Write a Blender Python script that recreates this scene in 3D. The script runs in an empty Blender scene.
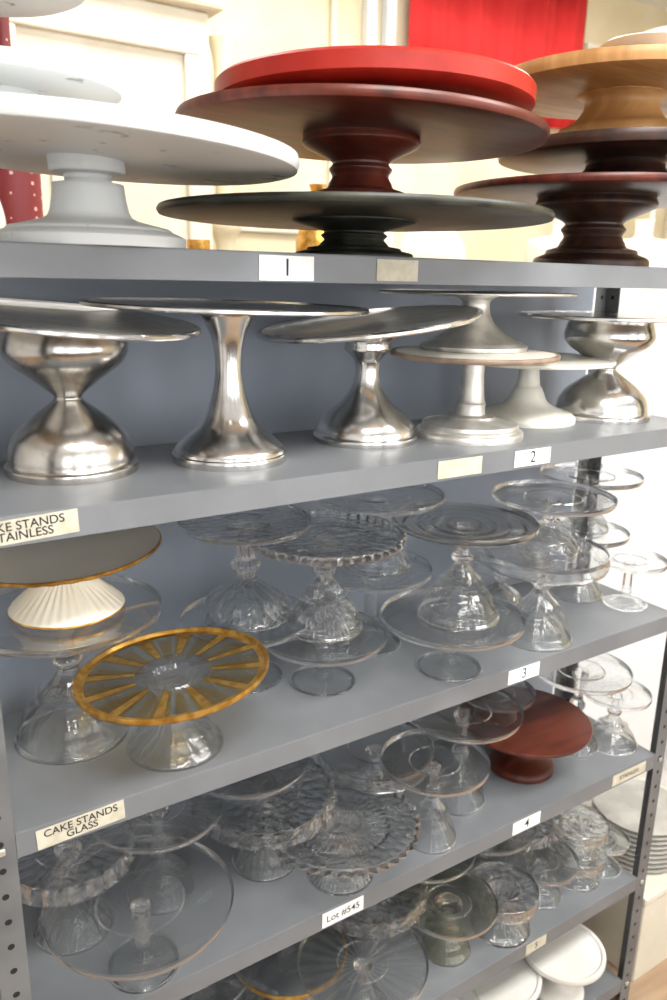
import bpy, math, random
from mathutils import Vector, Matrix
random.seed(4)
S=bpy.context.scene
Z0=1.75
COL=S.collection

# ------------------------------------------------------------ materials
def newmat(name):
    m=bpy.data.materials.new(name); m.use_nodes=True
    nt=m.node_tree; b=nt.nodes['Principled BSDF']
    return m,nt,b
def pmat(name,c1,c2=None,rough=.4,metal=0,scale=12,detail=4,lo=.4,hi=.6,bump=0,bscale=40,stretch=None,coat=0,rvar=0,spec=.5):
    m,nt,b=newmat(name)
    b.inputs['Roughness'].default_value=rough; b.inputs['Metallic'].default_value=metal
    b.inputs['Coat Weight'].default_value=coat; b.inputs['Specular IOR Level'].default_value=spec
    tc=nt.nodes.new('ShaderNodeTexCoord'); mp=nt.nodes.new('ShaderNodeMapping')
    nt.links.new(tc.outputs['Object'],mp.inputs[0])
    if stretch: mp.inputs['Scale'].default_value=stretch
    n=nt.nodes.new('ShaderNodeTexNoise'); n.inputs['Scale'].default_value=scale; n.inputs['Detail'].default_value=detail
    nt.links.new(mp.outputs[0],n.inputs['Vector'])
    r=nt.nodes.new('ShaderNodeValToRGB'); r.color_ramp.elements[0].position=lo; r.color_ramp.elements[1].position=hi
    r.color_ramp.elements[0].color=(*c1,1); r.color_ramp.elements[1].color=(*(c2 or c1),1)
    nt.links.new(n.outputs['Fac'],r.inputs[0]); nt.links.new(r.outputs[0],b.inputs['Base Color'])
    if rvar:
        mr=nt.nodes.new('ShaderNodeMapRange'); mr.inputs['To Min'].default_value=rough-rvar; mr.inputs['To Max'].default_value=rough+rvar
        nt.links.new(n.outputs['Fac'],mr.inputs['Value']); nt.links.new(mr.outputs[0],b.inputs['Roughness'])
    if bump:
        n2=nt.nodes.new('ShaderNodeTexNoise'); n2.inputs['Scale'].default_value=bscale; n2.inputs['Detail'].default_value=3
        nt.links.new(mp.outputs[0],n2.inputs['Vector'])
        bp=nt.nodes.new('ShaderNodeBump'); bp.inputs['Strength'].default_value=bump; bp.inputs['Distance'].default_value=.002
        nt.links.new(n2.outputs['Fac'],bp.inputs['Height']); nt.links.new(bp.outputs[0],b.inputs['Normal'])
    return m
def glassmat(name,tint=(1,1,1),fac=.32,rough=.0,trans=(.985,.995,.995),bump=.12,cut=False,edge=.32,e0=.45,dist=.002):
    m=bpy.data.materials.new(name); m.use_nodes=True; nt=m.node_tree; nt.nodes.clear()
    o=nt.nodes.new('ShaderNodeOutputMaterial'); mx=nt.nodes.new('ShaderNodeMixShader'); mx2=nt.nodes.new('ShaderNodeMixShader')
    g=nt.nodes.new('ShaderNodeBsdfGlass'); g.inputs['IOR'].default_value=1.48; g.inputs['Roughness'].default_value=rough; g.inputs['Color'].default_value=(*tint,1)
    t=nt.nodes.new('ShaderNodeBsdfTransparent'); t.inputs['Color'].default_value=(*trans,1)
    gl=nt.nodes.new('ShaderNodeBsdfGlossy'); gl.inputs['Roughness'].default_value=.04; gl.inputs['Color'].default_value=(1,1,1,1)
    bp=nt.nodes.new('ShaderNodeBump'); bp.inputs['Strength'].default_value=bump; bp.inputs['Distance'].default_value=dist
    if cut:
        n=nt.nodes.new('ShaderNodeTexVoronoi'); n.inputs['Scale'].default_value=60
        tc=nt.nodes.new('ShaderNodeTexCoord'); nt.links.new(tc.outputs['Object'],n.inputs['Vector'])
        nt.links.new(n.outputs['Distance'],bp.inputs['Height'])
    else:
        n=nt.nodes.new('ShaderNodeTexNoise'); n.inputs['Scale'].default_value=30
        nt.links.new(n.outputs['Fac'],bp.inputs['Height'])
    nt.links.new(bp.outputs[0],g.inputs['Normal']); nt.links.new(bp.outputs[0],gl.inputs['Normal'])
    mx.inputs[0].default_value=fac
    nt.links.new(t.outputs[0],mx.inputs[1]); nt.links.new(g.outputs[0],mx.inputs[2])
    lw=nt.nodes.new('ShaderNodeLayerWeight'); lw.inputs['Blend'].default_value=.5
    mr=nt.nodes.new('ShaderNodeMapRange'); mr.inputs['From Min'].default_value=e0; mr.inputs['From Max'].default_value=1.0; mr.inputs['To Min'].default_value=.015; mr.inputs['To Max'].default_value=edge
    nt.links.new(bp.outputs[0],lw.inputs['Normal'])
    nt.links.new(lw.outputs['Facing'],mr.inputs['Value']); nt.links.new(mr.outputs[0],mx2.inputs[0])
    nt.links.new(mx.outputs[0],mx2.inputs[1]); nt.links.new(gl.outputs[0],mx2.inputs[2]); nt.links.new(mx2.outputs[0],o.inputs[0])
    return m
M={}
M['shelf']=pmat('grey_shelf_enamel',(.145,.154,.166),(.172,.182,.195),rough=.40,scale=6,bump=.05,bscale=120,rvar=.06)
M['panel']=pmat('blue_grey_panel',(.20,.235,.29),(.235,.27,.33),rough=.45,scale=3)
M['post']=pmat('grey_post_enamel',(.11,.115,.12),(.15,.155,.16),rough=.45,scale=10)
M['hole']=pmat('hole_dark',(.01,.01,.01),rough=.9)
M['white']=pmat('painted_white',(.20,.19,.18),(.62,.64,.64),rough=.45,scale=26,detail=8,lo=.30,hi=.36,bump=.1,bscale=20)
M['mahog']=pmat('mahogany',(.055,.010,.006),(.12,.022,.011),rough=.36,scale=8,stretch=(1,5,1),spec=.42)
M['darkwood']=pmat('dark_wood',(.026,.011,.008),(.065,.026,.015),rough=.36,scale=8,stretch=(1,5,1),spec=.42)
M['black']=pmat('black_paint',(.014,.016,.012),(.045,.045,.034),rough=.40,scale=14,spec=.38)
M['red']=pmat('red_lacquer',(.29,.012,.006),(.39,.020,.009),rough=.40,scale=14,spec=.38)
M['tanwood']=pmat('tan_wood',(.38,.19,.06),(.52,.29,.11),rough=.42,scale=5,stretch=(1,7,1),spec=.4)
M['brownwood']=pmat('red_brown_wood',(.065,.014,.008),(.105,.024,.012),rough=.38,scale=8,stretch=(1,5,1),spec=.4)
M['tanrim']=pmat('tan_rim',(.20,.14,.10),(.30,.22,.16),rough=.45,scale=30)
M['chrome']=pmat('polished_steel',(.60,.595,.58),(.76,.75,.73),rough=.21,metal=1,scale=22,bump=.09,bscale=38,rvar=.07)
M['steel2']=pmat('warm_steel',(.48,.46,.425),(.65,.625,.59),rough=.24,metal=1,scale=25,bump=.12,bscale=45,rvar=.08)
M['topsteel']=pmat('lightened_top_steel',(.74,.73,.71),(.85,.84,.82),rough=.36,metal=.7,scale=30,bump=.05,bscale=60)  # plate tops coloured paler in place of a bright reflection
M['alum']=pmat('brushed_aluminum',(.58,.565,.53),(.71,.70,.67),rough=.38,metal=.8,scale=40,bump=.1,bscale=60)
M['enamel']=pmat('cream_enamel',(.66,.64,.56),(.78,.77,.71),rough=.35,scale=10)
M['porcelain']=pmat('cream_porcelain',(.86,.81,.68),(.90,.86,.75),rough=.32,scale=5)
M['milk']=pmat('milk_white',(.70,.69,.64),(.78,.77,.73),rough=.25,scale=6,coat=.3)
M['gold']=pmat('gold_trim',(.46,.24,.04),(.70,.42,.11),rough=.28,metal=.8,scale=60,bump=.3,bscale=90)
M['glass']=glassmat('clear_glass')
M['rimglass']=glassmat('glass_rim',fac=.9,edge=.9,e0=.15,bump=.2)
M['cut']=glassmat('pressed_glass',bump=.8,cut=True,fac=.5,edge=.65,e0=.3,dist=.004)
M['smoke']=glassmat('grey_glass',(.95,.97,.96),.35,trans=(.965,.98,.98))
M['amber']=glassmat('amber_glass',(1,.68,.22),.4,trans=(1,.74,.30),bump=.4,edge=.4)
M['milkglass']=glassmat('frosted_glass',(.95,.95,.88),.8,rough=.12)
M['label']=pmat('label_paper',(.86,.86,.85),(.9,.9,.89),rough=.7)
M['tape']=pmat('masking_tape',(.47,.44,.34),(.56,.53,.43),rough=.7,scale=50)
M['ink']=pmat('black_ink',(.01,.01,.01),rough=.7)
M['cream']=pmat('cream_wall_paint',(.64,.56,.38),(.72,.65,.48),rough=.6,scale=2)
M['whitepaint']=pmat('white_paint',(.70,.73,.76),(.76,.78,.80),rough=.5,scale=3)
M['ivory']=pmat('ivory_paint',(.62,.58,.47),(.72,.69,.59),rough=.5,scale=3)
M['redcloth']=pmat('red_cloth',(.46,.008,.008),(.56,.014,.014),rough=.8,scale=6)
M['floor']=pmat('floor_wood',(.30,.20,.13),(.40,.28,.18),rough=.4,scale=3,stretch=(1,8,1))
M['ceil']=pmat('ceiling_white',(.8,.8,.78),rough=.8)
M['contrast_dark']=pmat('added_contrast_dark',(.05,.035,.03),(.09,.06,.05),rough=.5)  # dark tone for the added reflection shapers behind the camera
M['grey']=pmat('grey_stoneware',(.33,.32,.29),(.45,.44,.40),rough=.4)
def dots():
    m,nt,b=newmat('red_polka_dots'); tc=nt.nodes.new('ShaderNodeTexCoord'); v=nt.nodes.new('ShaderNodeTexVoronoi'); v.inputs['Scale'].default_value=40; v.inputs['Randomness'].default_value=.3
    r=nt.nodes.new('ShaderNodeValToRGB'); r.color_ramp.interpolation='CONSTANT'; r.color_ramp.elements[0].color=(.6,.4,.38,1); r.color_ramp.elements[1].position=.2; r.color_ramp.elements[1].color=(.18,.018,.022,1)
    nt.links.new(tc.outputs['Object'],v.inputs['Vector']); nt.links.new(v.outputs['Distance'],r.inputs[0]); nt.links.new(r.outputs[0],b.inputs['Base Color']); return m
M['dots']=dots()
def emis(name,c,s):
    m=bpy.data.materials.new(name); m.use_nodes=True; b=m.node_tree.nodes['Principled BSDF']; b.inputs['Emission Color'].default_value=(*c,1); b.inputs['Emission Strength'].default_value=s; return m
M['added_glow']=emis('added_light_panel',(1,.98,.94),4)  # glow of the added ceiling panels

# ------------------------------------------------------------ mesh helpers
def addobj(name,me,parent=None,loc=(0,0,0)):
    o=bpy.data.objects.new(name,me); COL.objects.link(o); o.location=loc
    if parent: o.parent=parent
    return o
def boxes(name,bl,mat,parent=None,bev=0):
    vs=[];fs=[]
    for (x0,x1,y0,y1,z0,z1) in bl:
        k=len(vs); vs+=[(x0,y0,z0),(x1,y0,z0),(x1,y1,z0),(x0,y1,z0),(x0,y0,z1),(x1,y0,z1),(x1,y1,z1),(x0,y1,z1)]
        fs+=[tuple(k+i for i in f) for f in [(0,3,2,1),(4,5,6,7),(0,1,5,4),(1,2,6,5),(2,3,7,6),(3,0,4,7)]]
    me=bpy.data.meshes.new(name); me.from_pydata(vs,[],fs); me.materials.append(mat); me.update()
    o=addobj(name,me,parent)
    if bev:
        md=o.modifiers.new('bevel','BEVEL'); md.width=bev; md.segments=2
    return o
def cr(p,k=4):
    "catmull-rom through (r,z) points"
    out=[]
    for i in range(len(p)-1):
        a=p[max(i-1,0)];b=p[i];c=p[i+1];e=p[min(i+2,len(p)-1)]
        for j in range(k):
            t=j/k
            q=[]
            for n in range(2):
                q.append(.5*((2*b[n])+(-a[n]+c[n])*t+(2*a[n]-5*b[n]+4*c[n]-e[n])*t*t+(-a[n]+3*b[n]-3*c[n]+e[n])*t**3))
            out.append((max(q[0],.0005),q[1]))
    out.append(tuple(p[-1][:2])); return out
def lathe(name,pts,loc,mats,seg=64,lobes=24,ps=None,h=0,tilt=(0,0),shift=(0,0),rot=0,facemat=None,angle=35,parent=None):
    """pts: (r,z,mat,ramp,zamp); ps: index where the plate starts (it can be tilted)"""
    vs=[];fs=[];mi=[]
    P=[tuple(p)+(0,)*(5-len(p)) for p in pts]
    ring=[]
    T=Matrix.Rotation(tilt[0],4,Vector((-math.sin(tilt[1]),math.cos(tilt[1]),0))) if tilt[0] else None
    for i,(r,z,m,ra,za) in enumerate(P):
        sx=shift[0]*min(z/h,1) if h else 0; sy=shift[1]*min(z/h,1) if h else 0
        if r<=1e-6: n=1
        else: n=seg
        ids=[]
        for j in range(n):
            a=2*math.pi*j/seg+rot
            rr=r*(1+ra*math.cos(lobes*(a-rot))); zz=z+za*math.cos(lobes*(a-rot))
            v=Vector((rr*math.cos(a),rr*math.sin(a),zz))
            if T is not None and ps is not None and i>=ps:
                v=v-Vector((0,0,h)); v=T@v; v=v+Vector((0,0,h))
            v.x+=sx; v.y+=sy
            ids.append(len(vs)); vs.append(v)
        ring.append(ids)
    for i in range(len(P)-1):
        A=ring[i];B=ring[i+1]; m=int(P[i+1][2])
        for j in range(seg):
            k=(j+1)%seg
            if len(A)==1 and len(B)==1: break
            if len(A)==1: f=(A[0],B[k],B[j])
            elif len(B)==1: f=(A[j],A[k],B[0])
            else: f=(A[j],A[k],B[k],B[j])
            fs.append(f); mm=m
            if facemat: mm=facemat(i,j,m)
            mi.append(mm)
    me=bpy.data.meshes.new(name); me.from_pydata([tuple(v) for v in vs],[],fs)
    for m in mats: me.materials.append(m)
    me.polygons.foreach_set('material_index',mi); me.polygons.foreach_set('use_smooth',[True]*len(fs)); me.update()
    try: me.set_sharp_from_angle(angle=math.radians(angle))
    except Exception: pass
    return addobj(name,me,parent,(loc[0],loc[1],loc[2]+Z0))
def rim(R,h,t,rs,m=0,top=0,lip=0,m2=None,m3=None):
    "solid plate: underside, edge, top"
    if m2 is None: m2=m
    if m3 is None: m3=m
    return [(rs,h-t,m),(R*.6,h-t,m),(R*.95,h-t,m),(R*.992,h-t*.85,m2),(R,h-t*.55,m2),(R,h-t*.3+lip,m2),(R*.992,h+lip,m2),(R-.008,h+lip,m2),(R-.012,h,m3),(R*.6,h,m3),(0,h,m3)]
# ---- metal / wood / painted stands
FR={
 'hour':[(1,0),(1,.045),(.985,.055),(.95,.075),(.945,.12),(.92,.17),(.86,.23),(.72,.30),(.52,.37),(.33,.43),(.22,.47),(.22,.50),(.32,.54),(.52,.61),(.78,.69),(.89,.75),(.93,.80),(.91,.86),(.86,.93)],
 'hour2':[(1,0),(1,.05),(.96,.065),(.94,.11),(.87,.17),(.72,.24),(.52,.31),(.38,.38),(.28,.46),(.23,.56),(.23,.64),(.26,.69),(.40,.75),(.44,.77),(.44,.84),(.60,.89),(.66,.93)],
 'trumpet':[(1,0),(1,.05),(.97,.06),(.94,.09),(.78,.15),(.57,.21),(.44,.28),(.36,.36),(.28,.46),(.23,.58),(.24,.70),(.29,.80),(.38,.88),(.46,.94)],
 'flatbase':[(1,0),(1,.07),(.96,.09),(.90,.10),(.88,.17),(.52,.21),(.46,.25),(.28,.27),(.27,.40),(.25,.42),(.22,.6),(.21,.88),(.3,.92)],
 'cone':[(1,0),(1,.07),(.96,.09),(.88,.14),(.62,.25),(.42,.40),(.31,.55),(.26,.70),(.27,.85),(.4,.92)],
 'enam':[(1,0),(1,.07),(.97,.10),(.88,.15),(.56,.23),(.40,.32),(.34,.42),(.28,.52),(.26,.54),(.23,.6),(.20,.88),(.3,.93)],
 'paint':[(1,0),(1,.08),(.985,.11),(.86,.16),(.82,.19),(.50,.26),(.41,.34),(.37,.55),(.36,.60),(.25,.61),(.25,.68),(.37,.70),(.39,.76),(.39,.90)],
 'turned':[(1,0),(1,.07),(.96,.12),(.80,.17),(.78,.22),(.60,.26),(.56,.32),(.50,.40),(.54,.46),(.56,.50),(.50,.55),(.54,.60),(.76,.68),(1.00,.76),(1.04,.82),(1.00,.88)],
 'short':[(1,0),(1,.15),(.95,.25),(.75,.35),(.6,.55),(.62,.7),(.8,.8)],
}
def metal(name,kind,x,y,z,h,rf,R,mats,t=.006,lip=0,smooth=3,mf=0,mp=0,me_=None,mt=None,ribs=0,lobes=24,**kw):
    fr=FR[kind]; fp=cr([(a*rf,b*h) for a,b in fr],smooth)
    pts=[(0,0,mf)]+[(r,max(zz,0),mf,ribs if r>.3*rf and zz>.02*h else 0) for r,zz in fp if zz<h-t]
    rs=pts[-1][0]; ps=len(pts)
    pl=rim(R,h,t,min(rs,R*.58),mp,lip=lip,m2=me_ if me_ is not None else mp,m3=mt if mt is not None else mp)
    pts+=pl
    return lathe(name,pts,(x,y,z),mats,seg=kw.pop('seg',72),lobes=lobes,ps=ps,h=h,**kw)
# ---- glass : material 0 = body, 1 = rim / ridge
GF={
 'bell':[(1,0),(1,.02),(.95,.04),(.92,.08),(.87,.10),(.84,.17),(.74,.25),(.60,.31),(.56,.36),(.58,.38),(.44,.43),(.30,.49),(.20,.55),(.18,.58),(.26,.61),(.26,.65),(.17,.68),(.14,.74),(.14,.84),(.22,.88),(.24,.93)],
 'dome':[(1,0),(1,.03),(.95,.05),(.90,.12),(.78,.22),(.56,.30),(.36,.35),(.22,.42),(.20,.46),(.30,.52),(.31,.57),(.20,.63),(.18,.75),(.22,.86),(.34,.93)],
 'pillar':[(1,0),(1,.03),(.9,.05),(.55,.09),(.30,.14),(.22,.20),(.20,.24),(.26,.28),(.22,.32),(.20,.6),(.20,.78),(.28,.82),(.22,.88),(.3,.93)],
 'wide':[(1,0),(1,.03),(.96,.07),(.82,.14),(.74,.24),(.52,.34),(.40,.48),(.34,.62),(.40,.78),(.58,.92)],
}
def gplate(R,h,style,rs,m=0,e=1,rg=1):
    if style=='plain':
        return [(rs,h-.006,m),(.45*R,h-.006,m),(.92*R,h-.006,m),(.975*R,h-.005,m),(R,h-.001,e),(R*1.003,h+.003,e),(R,h+.006,e),(.98*R,h+.006,e),(.955*R,h+.001,m),(.92*R,h,m),(.475*R,h,m),(.46*R,h+.0022,rg),(.445*R,h,rg),(.2*R,h,m),(0,h,m)]
    if style=='spoked':
        return [(rs,h-.006,m),(.40*R,h-.006,m,0,.0012),(.90*R,h-.006,m,0,.0018),(.975*R,h-.005,m),(R,h-.001,e),(R*1.003,h+.003,e),(R,h+.006,e),(.98*R,h+.006,e),(.955*R,h+.001,m),(.90*R,h,m),(.40*R,h,m),(.385*R,h+.0022,rg),(.37*R,h,rg),(0,h,m)]
    if style=='rings':
        p=[(rs,h-.006,m)]
        for k in range(4,19): p.append((R*.05*k,h-.006-(.0020 if k%2 else 0),rg if k%4==1 else m))
        return p+[(.96*R,h-.006,m),(R,h-.002,e),(R,h+.005,e),(.975*R,h+.006,e),(.95*R,h+.001,m),(.9*R,h,m),(.3*R,h,m),(0,h,m)]
    if style=='beaded':
        return [(rs,h-.006,m),(.3*R,h-.007,m,0,.0012),(.55*R,h-.007,m,0,.0016),(.6*R,h-.0095,rg),(.65*R,h-.006,rg),(.88*R,h-.007,m,0,.0014),(.93*R,h-.007,m),(.97*R,h-.008,e,.020,0),(R,h-.001,e,.025,0),(.985*R,h+.006,e,.020,0),(.94*R,h+.005,e),(.92*R,h,m),(.5*R,h,m),(0,h,m)]
    if style=='skirt':
        return [(rs,h-.006,m),(.5*R,h-.006,m),(.93*R,h-.006,m),(.955*R,h-.02,m),(.965*R,h-.024,e),(.99*R,h-.024,e),(R,h-.02,m,.008),(R,h-.004,m,.008),(1.0*R,h+.003,e),(.98*R,h+.004,e),(.95*R,h,m),(.5*R,h,m),(.48*R,h+.002,rg),(.46*R,h,rg),(0,h,m)]
    if style=='ruffle':
        return [(rs,h-.006,m),(.4*R,h-.006,m,0,.0014),(.88*R,h-.006,m,0,.0018),(.94*R,h-.022,m,.02),(.97*R,h-.026,e,.035,.003),(1.0*R,h-.024,e,.035,.003),(.99*R,h-.006,m,.03),(.97*R,h+.003,e,.02),(.94*R,h+.003,e,.01),(.91*R,h,m),(.5*R,h,m),(.485*R,h+.002,rg),(.47*R,h,rg),(0,h,m)]
def glass(name,kind,x,y,z,h,rf,R,style='plain',mat='glass',edge=None,ribs=0,lobes=16,seg=64,facemat=None,extra=None,**kw):
    mats=[M[mat],M[edge or 'rimglass']]+([M[e] for e in extra] if extra else [])
    rg=0 if edge else 1
    fp=cr([(a*rf,b*h) for a,b in GF[kind]],3)
    inner=[(0,.36*h,0),(.10*rf,.35*h,0),(.30*rf,.28*h,0),(.62*rf,.19*h,0,ribs),(.76*rf,.09*h,0,ribs),(.88*rf,.03*h,0),(.93*rf,0,0)]
    if kind=='pillar': inner=[(0,.03*h,0),(.5*rf,.02*h,0),(.85*rf,0,0)]
    if kind=='wide': inner=[(0,.5*h,0),(.2*rf,.48*h,0),(.45*rf,.22*h,0,ribs),(.75*rf,.1*h,0,ribs),(.9*rf,0,0)]
    pts=inner+[(r,max(zz,0),rg if (zz<.045*h or zz>.42*h) else 0,ribs if zz>.06*h else 0) for r,zz in fp if zz<h-.008]
    ps=len(pts); pts+=gplate(R,h,style,pts[-1][0],0,1,rg)
    if style=='beaded': seg=max(seg,lobes*4)
    if style=='spoked' and not facemat: seg=max(seg,lobes*4)
    fm=None
    if facemat: fm=lambda i,j,m,ps=ps: facemat(i-ps,j,m)
    return lathe(name,pts,(x,y,z),mats,seg=seg,lobes=lobes,ps=ps,h=h,facemat=fm,**kw)

# ------------------------------------------------------------ shelving
W=1.323;D=.295;L=.036
ZS=[0,-.291,-.6948,-1.0327,-1.3611,-1.66]
unit=bpy.data.objects.new('metal_shelving_unit',None); COL.objects.link(unit)
for i,z in enumerate(ZS):
    z+=Z0; e=.0012
    boxes('shelf_%d'%(i+1),[(0,W,0,D,z-e,z),(0,W,0,.0015,z-L,z-e),(0,W,D-.0015,D,z-L,z-e),(0,.0015,.0015,D-.0015,z-L,z-e),(W-.0015,W,.0015,D-.0015,z-L,z-e),(0,W,.0015,.014,z-L,z-L+e),(0,W,D-.014,D-.0015,z-L,z-L+e)],M['shelf'],unit,bev=.0005)
zt=Z0+.0; zb=0.0
def post(nm,xa,xb,y,sx,dy):
    legx=(xa,xa+.0018) if sx<0 else (xb-.0018,xb)
    boxes(nm,[(xa,xb,min(y,y+dy*.0018),max(y,y+dy*.0018),zb,zt),(legx[0],legx[1],min(y+dy*.0018,y+dy*.036),max(y+dy*.0018,y+dy*.036),zb,zt)],M['post'],unit)
    vs=[];fs=[]
    z=zb+.02
    xc=(xa+xb)/2
    while z<zt-.01:
        for kind in (0,1):
            k=len(vs); n=12
            for j in range(n):
                a=2*math.pi*j/n
                if kind==0: vs.append((xc+.0045*math.cos(a),min(y,y+dy*.0018)-.0003,z+.0045*math.sin(a)))
                else: vs.append(((legx[0]-.0003),y+dy*.018+.0045*math.cos(a),z+.0045*math.sin(a)))
            fs.append(tuple(range(k,k+n)))
        z+=.038
    me=bpy.data.meshes.new(nm+'_holes'); me.from_pydata(vs,[],fs); me.materials.append(M['hole']); addobj(nm+'_holes',me,unit)
post('post_front_left',-.036,-.0005,0,-1,1)
post('post_front_right',W+.0005,W+.036,0,1,1)
post('post_back_left',-.036,-.0005,D,-1,-1)
post('post_back_right',W+.0005,W+.036,D,1,-1)
boxes('wall_partition',[(-.25,1.425,.385,.40,0,Z0-.004)],M['panel'])
bl=[]
for z in ZS:
    for X in (-.018,W+.018):
        bl.append((X-.005,X+.005,-.004,-.0004,Z0+z-.024,Z0+z-.014))
boxes('bolts',bl,M['alum'],unit,bev=.002)
lathe('lip_hole',[(0,0,0),(.005,0,0),(.005,.0006,0),(0,.0006,0)],(0,0,0),[M['hole']],seg=20,parent=unit)
lh=bpy.data.objects['lip_hole']; lh.rotation_euler=(math.pi/2,0,0); lh.location=(.035,0.0,Z0-.016)

def label(name,x,z,w,h,text,size,mat='label',rot=0,bold=.0006):
    o=boxes(name,[(-w/2,w/2,-.0008,0,-h/2,h/2)],M[mat]); o.location=(x,-.0004,Z0+z); o.rotation_euler=(0,rot,0)
    if text:
        c=bpy.data.curves.new('label_text','FONT'); c.body=text; c.size=size; c.align_x='CENTER'; c.align_y='CENTER'; c.offset=bold*.3; c.space_line=.8
        c.materials.append(M['ink']); t=bpy.data.objects.new('text',c); COL.objects.link(t); t.parent=o; t.location=(0,-.0011,0); t.rotation_euler=(math.pi/2,0,0)
    return o
label('shelf_number_label',.380,-.019,.078,.030,'1',.030)
label('masking_tape_strip',.553,-.018,.070,.028,'',.01,'tape')
label('shelf_number_label',.849,-.291-.018,.083,.027,'2',.028)
label('masking_tape_strip',.690,-.291-.018,.090,.028,'',.01,'tape')
label('masking_tape_label',.040,-.291-.018,.125,.028,'CAKE STANDS\nSTAINLESS',.0145,'tape',rot=-.04)
label('shelf_number_label',.876,-.6948-.018,.078,.027,'3',.028)
label('masking_tape_label',.080,-.6948-.018,.112,.028,'CAKE STANDS\nGLASS',.0145,'tape',rot=-.04)
label('shelf_number_label',.923,-1.0327-.018,.075,.027,'4',.028)
label('lot_number_label',.492,-1.0327-.018,.082,.028,'Lot #545',.018)
label('masking_tape_label',1.235,-1.0327-.018,.11,.026,'STAINLESS',.014,'tape')
label('masking_tape_label',.99,-1.3611-.018,.06,.026,'5',.02,'tape')

# ------------------------------------------------------------ shelf 1 : painted & wooden
tr=(-.577)
metal('white_painted_cake_stand','paint',.167,.10,0,.119,.112,.250,[M['white']],t=.020,tilt=(math.radians(2.5),tr),smooth=2)
metal('white_painted_cake_stand','short',.10,.20,.122,.074,.064,.140,[M['white']],t=.018,smooth=2)
metal('white_painted_cake_stand','paint',.075,.22,.197,.115,.06,.135,[M['white']],t=.018,smooth=2)
metal('black_wooden_cake_stand','turned',.575,.14,0,.066,.09,.290,[M['black']],t=.012,smooth=2)
metal('mahogany_cake_stand','turned',.57,.12,.067,.112,.082,.263,[M['mahog']],t=.014,smooth=2,tilt=(math.radians(1.5),tr))
lathe('red_lazy_susan',[(0,0,0),(.1,0,0),(.1,.012,0),(.20,.012,0),(.222,.016,0),(.226,.020,0),(.226,.040,0),(.222,.044,0),(.212,.044,0),(.208,.041,0),(0,.041,0)],(.59,.12,.187),[M['red']],seg=96)
metal('dark_wooden_cake_stand','turned',1.12,.15,0,.136,.105,.262,[M['darkwood'],M['mahog']],t=.014,smooth=2,me_=1)
metal('dark_wooden_cake_stand','short',1.19,.15,.1365,.075,.12,.235,[M['darkwood']],t=.022,smooth=2)
metal('tan_wooden_cake_stand','short',1.15,.14,.2125,.108,.110,.235,[M['tanwood']],t=.024,smooth=2)
lathe('white_saucer',[(0,0,0),(.035,0,0),(.038,.004,0),(.07,.018,0),(.073,.02,0),(.07,.022,0),(.034,.008,0),(0,.007,0)],(1.06,.03,.3210),[M['milk']],seg=48)
# ------------------------------------------------------------ shelf 2 : stainless
z2=-.2908
metal('stainless_cake_stand','hour',.148,.185,z2,.207,.088,.180,[M['steel2'],M['chrome'],M['topsteel']],t=.006,lip=.002,me_=1,mt=2,tilt=(math.radians(6),tr-.25))
metal('stainless_cake_stand','trumpet',.367,.146,z2,.222,.084,.200,[M['chrome']],t=.005,lip=.002,tilt=(math.radians(1),tr))
metal('stainless_cake_stand','hour2',.635,.18,z2,.195,.088,.184,[M['chrome'],M['topsteel']],t=.007,lip=.002,mt=1,tilt=(math.radians(-7.5),tr+.45))
metal('aluminum_cake_stand','flatbase',.815,.12,z2,.145,.093,.143,[M['alum'],M['tanrim'],M['enamel']],t=.009,mp=2,me_=1,mt=2,smooth=2)
metal('aluminum_cake_stand','cone',.853,.165,z2+.1457,.098,.094,.170,[M['alum']],t=.005)
metal('cream_enamel_cake_stand','enam',1.030,.194,z2,.122,.095,.158,[M['enamel']],t=.008)
metal('stainless_cake_stand','hour',1.200,.150,z2,.202,.094,.180,[M['chrome']],t=.006,lip=.002)
# ------------------------------------------------------------ shelf 3 : glass
z3=-.6946
glass('glass_cake_stand','bell',.122,.189,z3,.197,.083,.140,'plain','glass',ribs=.02,lobes=16)
def porc(x,y,z):
    h=.088;rf=.080;R=.136
    p=[(0,.02,0),(.6*rf,.016,0),(.9*rf,0,0),(rf,0,1),(rf,.003,1),(.97*rf,.006,0,.01),(.8*rf,.018,0,.03),(.55*rf,.034,0,.05),(.36*rf,.046,0,.06),(.30*rf,.054,0,.04),(.33*rf,.062,0,.03),(.5*rf,.068,0,.03)]
    p+=[(.5*R,.073,0,.01),(.8*R,.079,0,.012),(.97*R,.085,0,.01),(R,.088,1),(R,.091,1),(.985*R,.092,1),(.93*R,.088,0),(.90*R,.087,0),(.4*R,.0855,0),(.0,.085,0)]
    return lathe('porcelain_cake_stand',p,(x,y,z),[M['porcelain'],M['gold']],seg=144,lobes=36,ps=12,h=.085,tilt=(math.radians(-3),tr+.6),angle=50)
porc(.128,.19,z3+.2035)
def goldstand(x,y,z):
    R=.138;h=.117
    def fm(i,j,m):
        if i<0: return m
        if 3<=i<=8: return 1
        if i==9 and j%9 in (0,8): return 1
        if i==9 and j%9 in (1,7): return 2
        if i==1 and j%9 in (3,4,5): return 2
        if i==8: return 2
        return m
    return glass('gold_rimmed_glass_cake_stand','wide',x,y,z,h,.070,R,'spoked','glass',edge='gold',extra=['amber'],ribs=.03,lobes=12,seg=108,facemat=fm,tilt=(math.radians(-5),tr))
goldstand(.242,.083,z3)
G=glass
G('glass_cake_stand','pillar',.425,.215,z3,.109,.064,.112,'plain')
G('glass_cake_stand','dome',.425,.215,z3+.1155,.163,.076,.110,'spoked','cut',ribs=.05,lobes=16)
G('glass_cake_stand','pillar',.530,.135,z3,.085,.057,.108,'plain')
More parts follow.
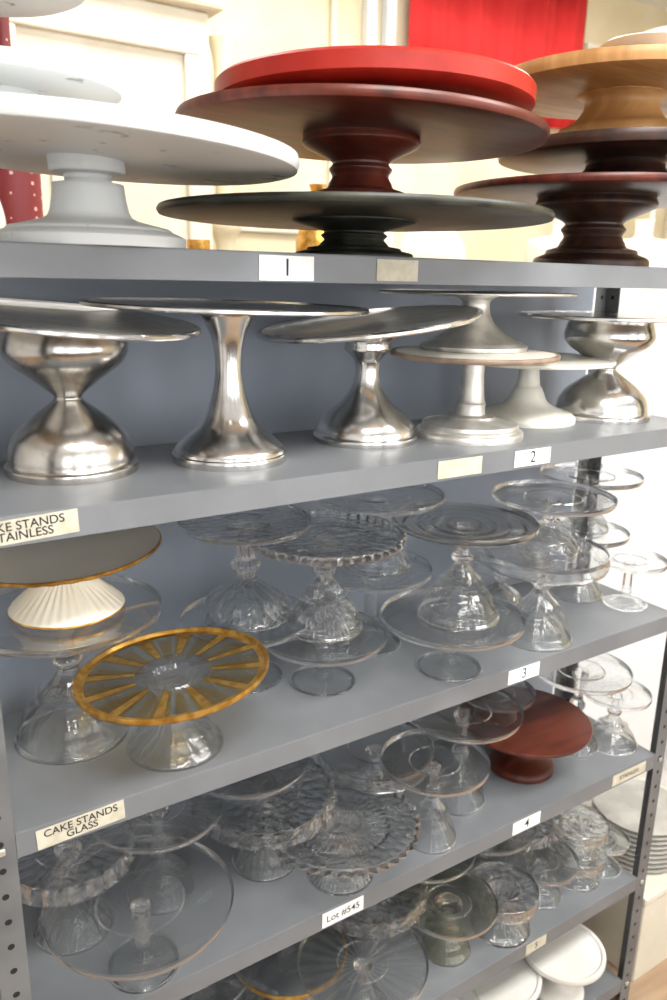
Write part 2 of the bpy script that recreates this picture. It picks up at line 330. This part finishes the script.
G('beaded_glass_cake_stand','bell',.540,.15,z3+.0915,.165,.066,.132,'beaded','cut',ribs=.03,lobes=44)
G('glass_cake_stand','pillar',.683,.215,z3,.150,.062,.114,'plain')
G('glass_cake_stand','bell',.695,.215,z3+.1565,.132,.064,.119,'plain',ribs=.03,lobes=10)
G('glass_cake_stand','pillar',.750,.062,z3,.096,.059,.127,'plain')
G('glass_cake_stand','bell',.758,.055,z3+.1025,.170,.071,.124,'rings')
G('glass_cake_stand','bell',.980,.070,z3,.178,.068,.119,'skirt',ribs=.03,lobes=12)
G('glass_cake_stand','dome',.990,.070,z3+.1845,.096,.056,.114,'plain')
G('glass_cake_stand','dome',1.225,.185,z3,.144,.058,.100,'plain')
G('glass_cake_stand','dome',1.235,.185,z3+.1505,.118,.05,.108,'plain')
G('glass_cake_stand','pillar',1.272,.09,z3,.100,.047,.076,'plain')
G('glass_cake_stand','dome',1.03,.225,z3,.120,.055,.095,'skirt','cut')
# ------------------------------------------------------------ shelf 4
z4=-1.0325
G('ribbed_glass_cake_stand','dome',.100,.185,z4,.150,.061,.100,'ruffle','cut',lobes=24,seg=120,ribs=.03)
G('glass_cake_stand','pillar',.168,.056,z4,.114,.054,.137,'plain')
G('glass_cake_stand','dome',.245,.185,z4,.166,.057,.112,'spoked',lobes=24)
G('scalloped_glass_cake_stand','bell',.430,.16,z4,.142,.059,.124,'ruffle','cut',lobes=22,seg=132,ribs=.03)
G('glass_cake_stand','dome',.405,.18,z4+.1465,.055,.055,.110,'plain')
G('beaded_glass_cake_stand','wide',.528,.064,z4,.105,.060,.133,'beaded','cut',lobes=40,ribs=.03)
G('glass_cake_stand','dome',.675,.17,z4,.140,.058,.112,'skirt')
G('glass_cake_stand','bell',.722,.052,z4,.160,.050,.100,'plain')
G('glass_cake_stand','dome',.840,.110,z4,.200,.055,.114,'plain')
metal('mahogany_cake_stand','enam',1.035,.128,z4,.112,.070,.138,[M['brownwood']],t=.008,smooth=2)
G('glass_cake_stand','dome',1.195,.123,z4,.186,.056,.108,'plain')
G('glass_cake_stand','dome',.99,.17,z4+.1125,.055,.045,.080,'plain','smoke')
G('glass_cake_stand','bell',1.278,.085,z4,.123,.058,.074,'plain')
# ------------------------------------------------------------ shelf 5
z5=-1.3609
G('gold_rimmed_glass_cake_stand','dome',.487,.172,z5,.088,.066,.112,'plain',edge='gold')
G('ribbed_glass_cake_stand','wide',.33,.09,z5,.066,.06,.105,'ruffle','cut',lobes=24,seg=120)
G('glass_cake_stand','dome',.30,.20,z5,.12,.06,.11,'plain')
G('glass_cake_stand','dome',.580,.058,z5,.108,.056,.122,'spoked',lobes=24)
G('glass_cake_stand','dome',.68,.18,z5,.145,.056,.118,'ruffle','cut',lobes=20,seg=120)
G('glass_cake_stand','dome',.55,.235,z5,.205,.05,.10,'plain')
G('frosted_glass_cake_stand','wide',.810,.082,z5,.114,.051,.098,'plain','milkglass')
G('glass_cake_stand','dome',.83,.19,z5,.165,.055,.11,'spoked',lobes=24)
G('ribbed_glass_cake_stand','wide',.949,.066,z5,.095,.064,.075,'skirt','cut',ribs=.05,lobes=14)
G('glass_cake_stand','dome',1.00,.18,z5,.165,.05,.11,'plain')
G('glass_cake_stand','dome',1.09,.088,z5,.090,.051,.080,'plain')
G('glass_cake_stand','dome',1.13,.20,z5,.125,.05,.10,'ruffle','cut',lobes=20,seg=120)
G('ribbed_glass_cake_stand','wide',1.205,.085,z5,.07,.058,.066,'skirt','cut',ribs=.04,lobes=16)
G('ribbed_glass_cake_stand','wide',1.205,.085,z5+.0735,.07,.050,.064,'skirt','cut',ribs=.04,lobes=16)
G('glass_cake_stand','wide',1.275,.19,z5,.16,.05,.075,'plain','smoke')
G('glass_cake_stand','wide',1.285,.07,z5,.075,.045,.054,'plain','smoke')
# ------------------------------------------------------------ shelf 6
z6=-1.6598
for (x,y,h,rf,R) in [(1.17,.065,.12,.059,.097),(1.0,.12,.10,.06,.11),(1.22,.19,.16,.05,.10),(.8,.1,.12,.06,.12)]:
    metal('white_ceramic_cake_stand','cone',x,y,z6,h,rf,R,[M['milk']],t=.01,lip=.004)

# ------------------------------------------------------------ room
XL,XR,YF,YB,HC=-2.2,4.6,-3.0,2.2,3.15
boxes('floor',[(XL,XR,YF,YB,-.05,0)],M['floor'])
boxes('ceiling',[(XL,XR,YF,YB,HC,HC+.05)],M['ceil'])
boxes('wall_back',[(XL,XR,YB,YB+.05,0,HC)],M['cream'])
boxes('wall_left',[(XL-.05,XL,YF,YB,0,HC)],M['whitepaint'])
boxes('wall_right',[(XR,XR+.05,YF,YB,0,HC)],M['cream'])
# unseen wall behind the camera, bays and dark bars added to shape reflections
wf=[(XL,XR,YF-.1,YF,0,.75),(XL,XR,YF-.1,YF,2.85,HC)]
for x in (XL,-.75,.75,2.25,XR-.35): wf.append((x,x+.35,YF-.1,YF,.75,2.85))
boxes('added_window_wall',wf,M['contrast_dark'])
k=1
for (x0,x1,z0,z1) in [(.2,1.0,1.9,2.9),(1.25,1.85,1.9,2.9),(3.35,4.2,1.9,2.9)]:
    b=.03
    boxes('trim_%d'%k,[(x0,x1,YB-.025,YB,z0,z0+b),(x0,x1,YB-.025,YB,z1-b,z1),(x0,x0+b,YB-.025,YB,z0+b,z1-b),(x1-b,x1,YB-.025,YB,z0+b,z1-b)],M['ivory'],bev=.008); k+=1
for x in (1.98,2.08): 
    boxes('trim_%d'%k,[(x,x+.05,YB-.05,YB,0,HC)],M['whitepaint'],bev=.01); k+=1
def banner(name,x0,x1,z0,z1,y,mat):
    n=60;vs=[];fs=[]
    for i in range(n+1):
        x=x0+(x1-x0)*i/n; yy=y+.012*math.sin(i*.55)+.006*math.sin(i*1.7)
        vs+=[(x,yy,z0),(x,yy,z1)]
    for i in range(n): fs.append((2*i,2*i+2,2*i+3,2*i+1))
    me=bpy.data.meshes.new(name); me.from_pydata(vs,[],fs); me.materials.append(mat); me.polygons.foreach_set('use_smooth',[True]*n)
    o=addobj(name,me); md=o.modifiers.new('s','SOLIDIFY'); md.thickness=.004; return o
banner('red_banner',2.19,3.30,Z0+.72,HC-.05,YB-.06,M['redcloth'])
cab=bpy.data.objects.new('ivory_armoire',None); COL.objects.link(cab)
boxes('body',[(-.3,1.02,1.62,2.12,0,2.5)],M['ivory'],cab,bev=.01)
boxes('cornice',[(-.34,1.06,1.58,2.14,2.5,2.56)],M['ivory'],cab,bev=.015)
fr=[]
for x0,x1 in [(-.26,.33),(.39,.98)]:
    for z0,z1 in [(.1,1.2),(1.3,2.42)]:
        fr+=[(x0,x1,1.60,1.62,z0,z0+.05),(x0,x1,1.60,1.62,z1-.05,z1),(x0,x0+.05,1.60,1.62,z0+.05,z1-.05),(x1-.05,x1,1.60,1.62,z0+.05,z1-.05),(x0+.12,x1-.12,1.605,1.62,z0+.12,z1-.12)]
boxes('door_panels',fr,M['ivory'],cab,bev=.006)
lathe('cream_turned_column',[(0,0,0),(.09,0,0),(.09,.1,0)]+[(r,z,0) for r,z in cr([(.05,.15),(.035,.6),(.055,1.0),(.03,1.1),(.05,1.5),(.03,1.8),(.06,1.9),(.03,1.98),(.045,2.2),(.03,2.4),(.05,2.5)],5)]+[(0,2.55,0)],(1.17,1.85,-Z0),[M['cream']],seg=32,lobes=8)
lathe('cream_chair_stand_in',[(0,0,0),(.16,0,0),(.16,.02,0),(.03,.05,0),(.012,.1,0),(.012,2.45,0),(.30,2.46,0),(.30,2.48,0),(.17,2.85,0),(0,2.86,0)],(3.45,1.75,-Z0),[M['porcelain']],seg=40)  # lamp shape standing in for a white chair back
tab=bpy.data.objects.new('display_table',None); COL.objects.link(tab)
zt2=Z0-.04
boxes('top',[(0,2.9,.85,1.45,zt2-.03,zt2)],M['tanwood'],tab,bev=.005)
boxes('legs',[(x,x+.06,y,y+.06,0,zt2-.03) for x in (.02,2.82) for y in (.87,1.37)],M['tanwood'],tab)
def vase(name,x,y,h,R,mat,prof=0):
    P=[[(.5,0),(.55,.02),(.9,.2),(1,.4),(.7,.65),(.35,.78),(.3,.9),(.42,1)],[(.7,0),(.75,.03),(.2,.12),(.18,.4),(.6,.5),(.95,.7),(1,1)],[(.9,0),(1,.05),(1,.6),(.8,.7),(.3,.75),(.28,.95),(.33,1)]][prof]
    q=cr([(a*R,b*h) for a,b in P],5)
    return lathe(name,[(0,0,0)]+[(r,max(z,0),0) for r,z in q]+[(q[-1][0]*.8,h,0),(q[-1][0]*.7,h*.9,0),(0,h*.85,0)],(x,y,-.04),[mat],seg=40)
vase('red_polka_dot_vase',.31,1.15,.60,.055,M['dots'],2)
vase('amber_glass_goblet',.74,1.1,.10,.03,M['gold'],1)
vase('white_ceramic_vase',.18,1.0,.30,.07,M['milk'],0)
vase('cream_ceramic_jar',1.35,1.25,.28,.10,M['porcelain'],2); vase('brass_vase',1.10,1.1,.26,.06,M['gold'],0)
vase('cream_ceramic_jar',1.6,1.2,.25,.11,M['porcelain'],0)
vase('white_ceramic_vase',2.2,1.2,.24,.12,M['milk'],2); vase('cream_ceramic_jar',2.6,1.15,.25,.12,M['porcelain'],2)
wr=bpy.data.objects.new('white_wardrobe',None); COL.objects.link(wr)
boxes('body',[(1.45,2.75,.47,.80,0,Z0-.02)],M['whitepaint'],wr,bev=.006)
boxes('door_panels',[(x,x+.55,.458,.47,.12,Z0-.12) for x in (1.50,2.14)],M['whitepaint'],wr,bev=.006)
cr_=bpy.data.objects.new('white_storage_box',None); COL.objects.link(cr_)
boxes('box',[(1.42,1.85,.03,.35,0,.24)],M['ivory'],cr_,bev=.004)
boxes('lid',[(1.415,1.855,.025,.355,.24,.262)],M['ivory'],cr_,bev=.004)
pp=[(0,0,0)]
for i in range(9):
    z=i*.014; pp+=[(.06,z+.001,0),(.115,z+.008,0),(.12,z+.011,0),(.115,z+.013,0)]
pp+=[(0,.125,0)]
lathe('stack_of_stoneware_plates',pp,(1.56,.17,.263-Z0),[M['grey']],seg=48)
boxes('added_reflection_block',[(-1.5,3.2,-2.9,-2.3,0,1.0)],M['contrast_dark'],bev=.01)  # unseen dark block, added to vary the reflections in the metal

# ------------------------------------------------------------ lights
def added_fixture(x,y,e,sx=1.2,sy=.5):  # unseen ceiling panels, added to light the room and give highlights
    f=bpy.data.objects.new('added_ceiling_light',None); COL.objects.link(f)
    boxes('housing',[(x-sx/2-.03,x+sx/2+.03,y-sy/2-.03,y+sy/2+.03,HC-.05,HC)],M['ceil'],f)
    boxes('glow_panel',[(x-sx/2,x+sx/2,y-sy/2,y+sy/2,HC-.058,HC-.051)],M['added_glow'],f)
    l=bpy.data.lights.new('added_area_light','AREA'); l.shape='RECTANGLE'; l.size=sx; l.size_y=sy; l.energy=e; l.color=(1,.97,.93)
    o=bpy.data.objects.new('added_area_light',l); COL.objects.link(o); o.location=(x,y,HC-.07); o.parent=f
added_fixture(.3,-1.2,62); added_fixture(2.0,-1.2,62); added_fixture(1.2,1.2,30,1.8,.5); added_fixture(3.0,1.2,24,1.2,.5)
w=bpy.data.worlds.new('World'); S.world=w; w.use_nodes=True
w.node_tree.nodes['Background'].inputs[0].default_value=(.99,.985,.975,1); w.node_tree.nodes['Background'].inputs[1].default_value=4.5

# ------------------------------------------------------------ camera
th,p,ro,f=.9938,.2717,.0202,792.0
Fv=Vector((math.cos(th)*math.cos(p),math.sin(th)*math.cos(p),-math.sin(p)))
R0=Vector((math.sin(th),-math.cos(th),0)); U0=R0.cross(Fv)
Rv=R0*math.cos(ro)+U0*math.sin(ro); Uv=-R0*math.sin(ro)+U0*math.cos(ro)
cd=bpy.data.cameras.new('camera'); co=bpy.data.objects.new('camera',cd); COL.objects.link(co)
co.matrix_world=Matrix(((Rv[0],Uv[0],-Fv[0],-.1292),(Rv[1],Uv[1],-Fv[1],-.9),(Rv[2],Uv[2],-Fv[2],-.0312+Z0),(0,0,0,1)))
cd.sensor_fit='VERTICAL'; cd.sensor_height=36; cd.lens=.036*f; cd.clip_start=.02
cd.dof.use_dof=True; cd.dof.focus_distance=1.15; cd.dof.aperture_fstop=4.5
S.camera=co
S.view_settings.view_transform='Standard'
S.view_settings.exposure=0.0
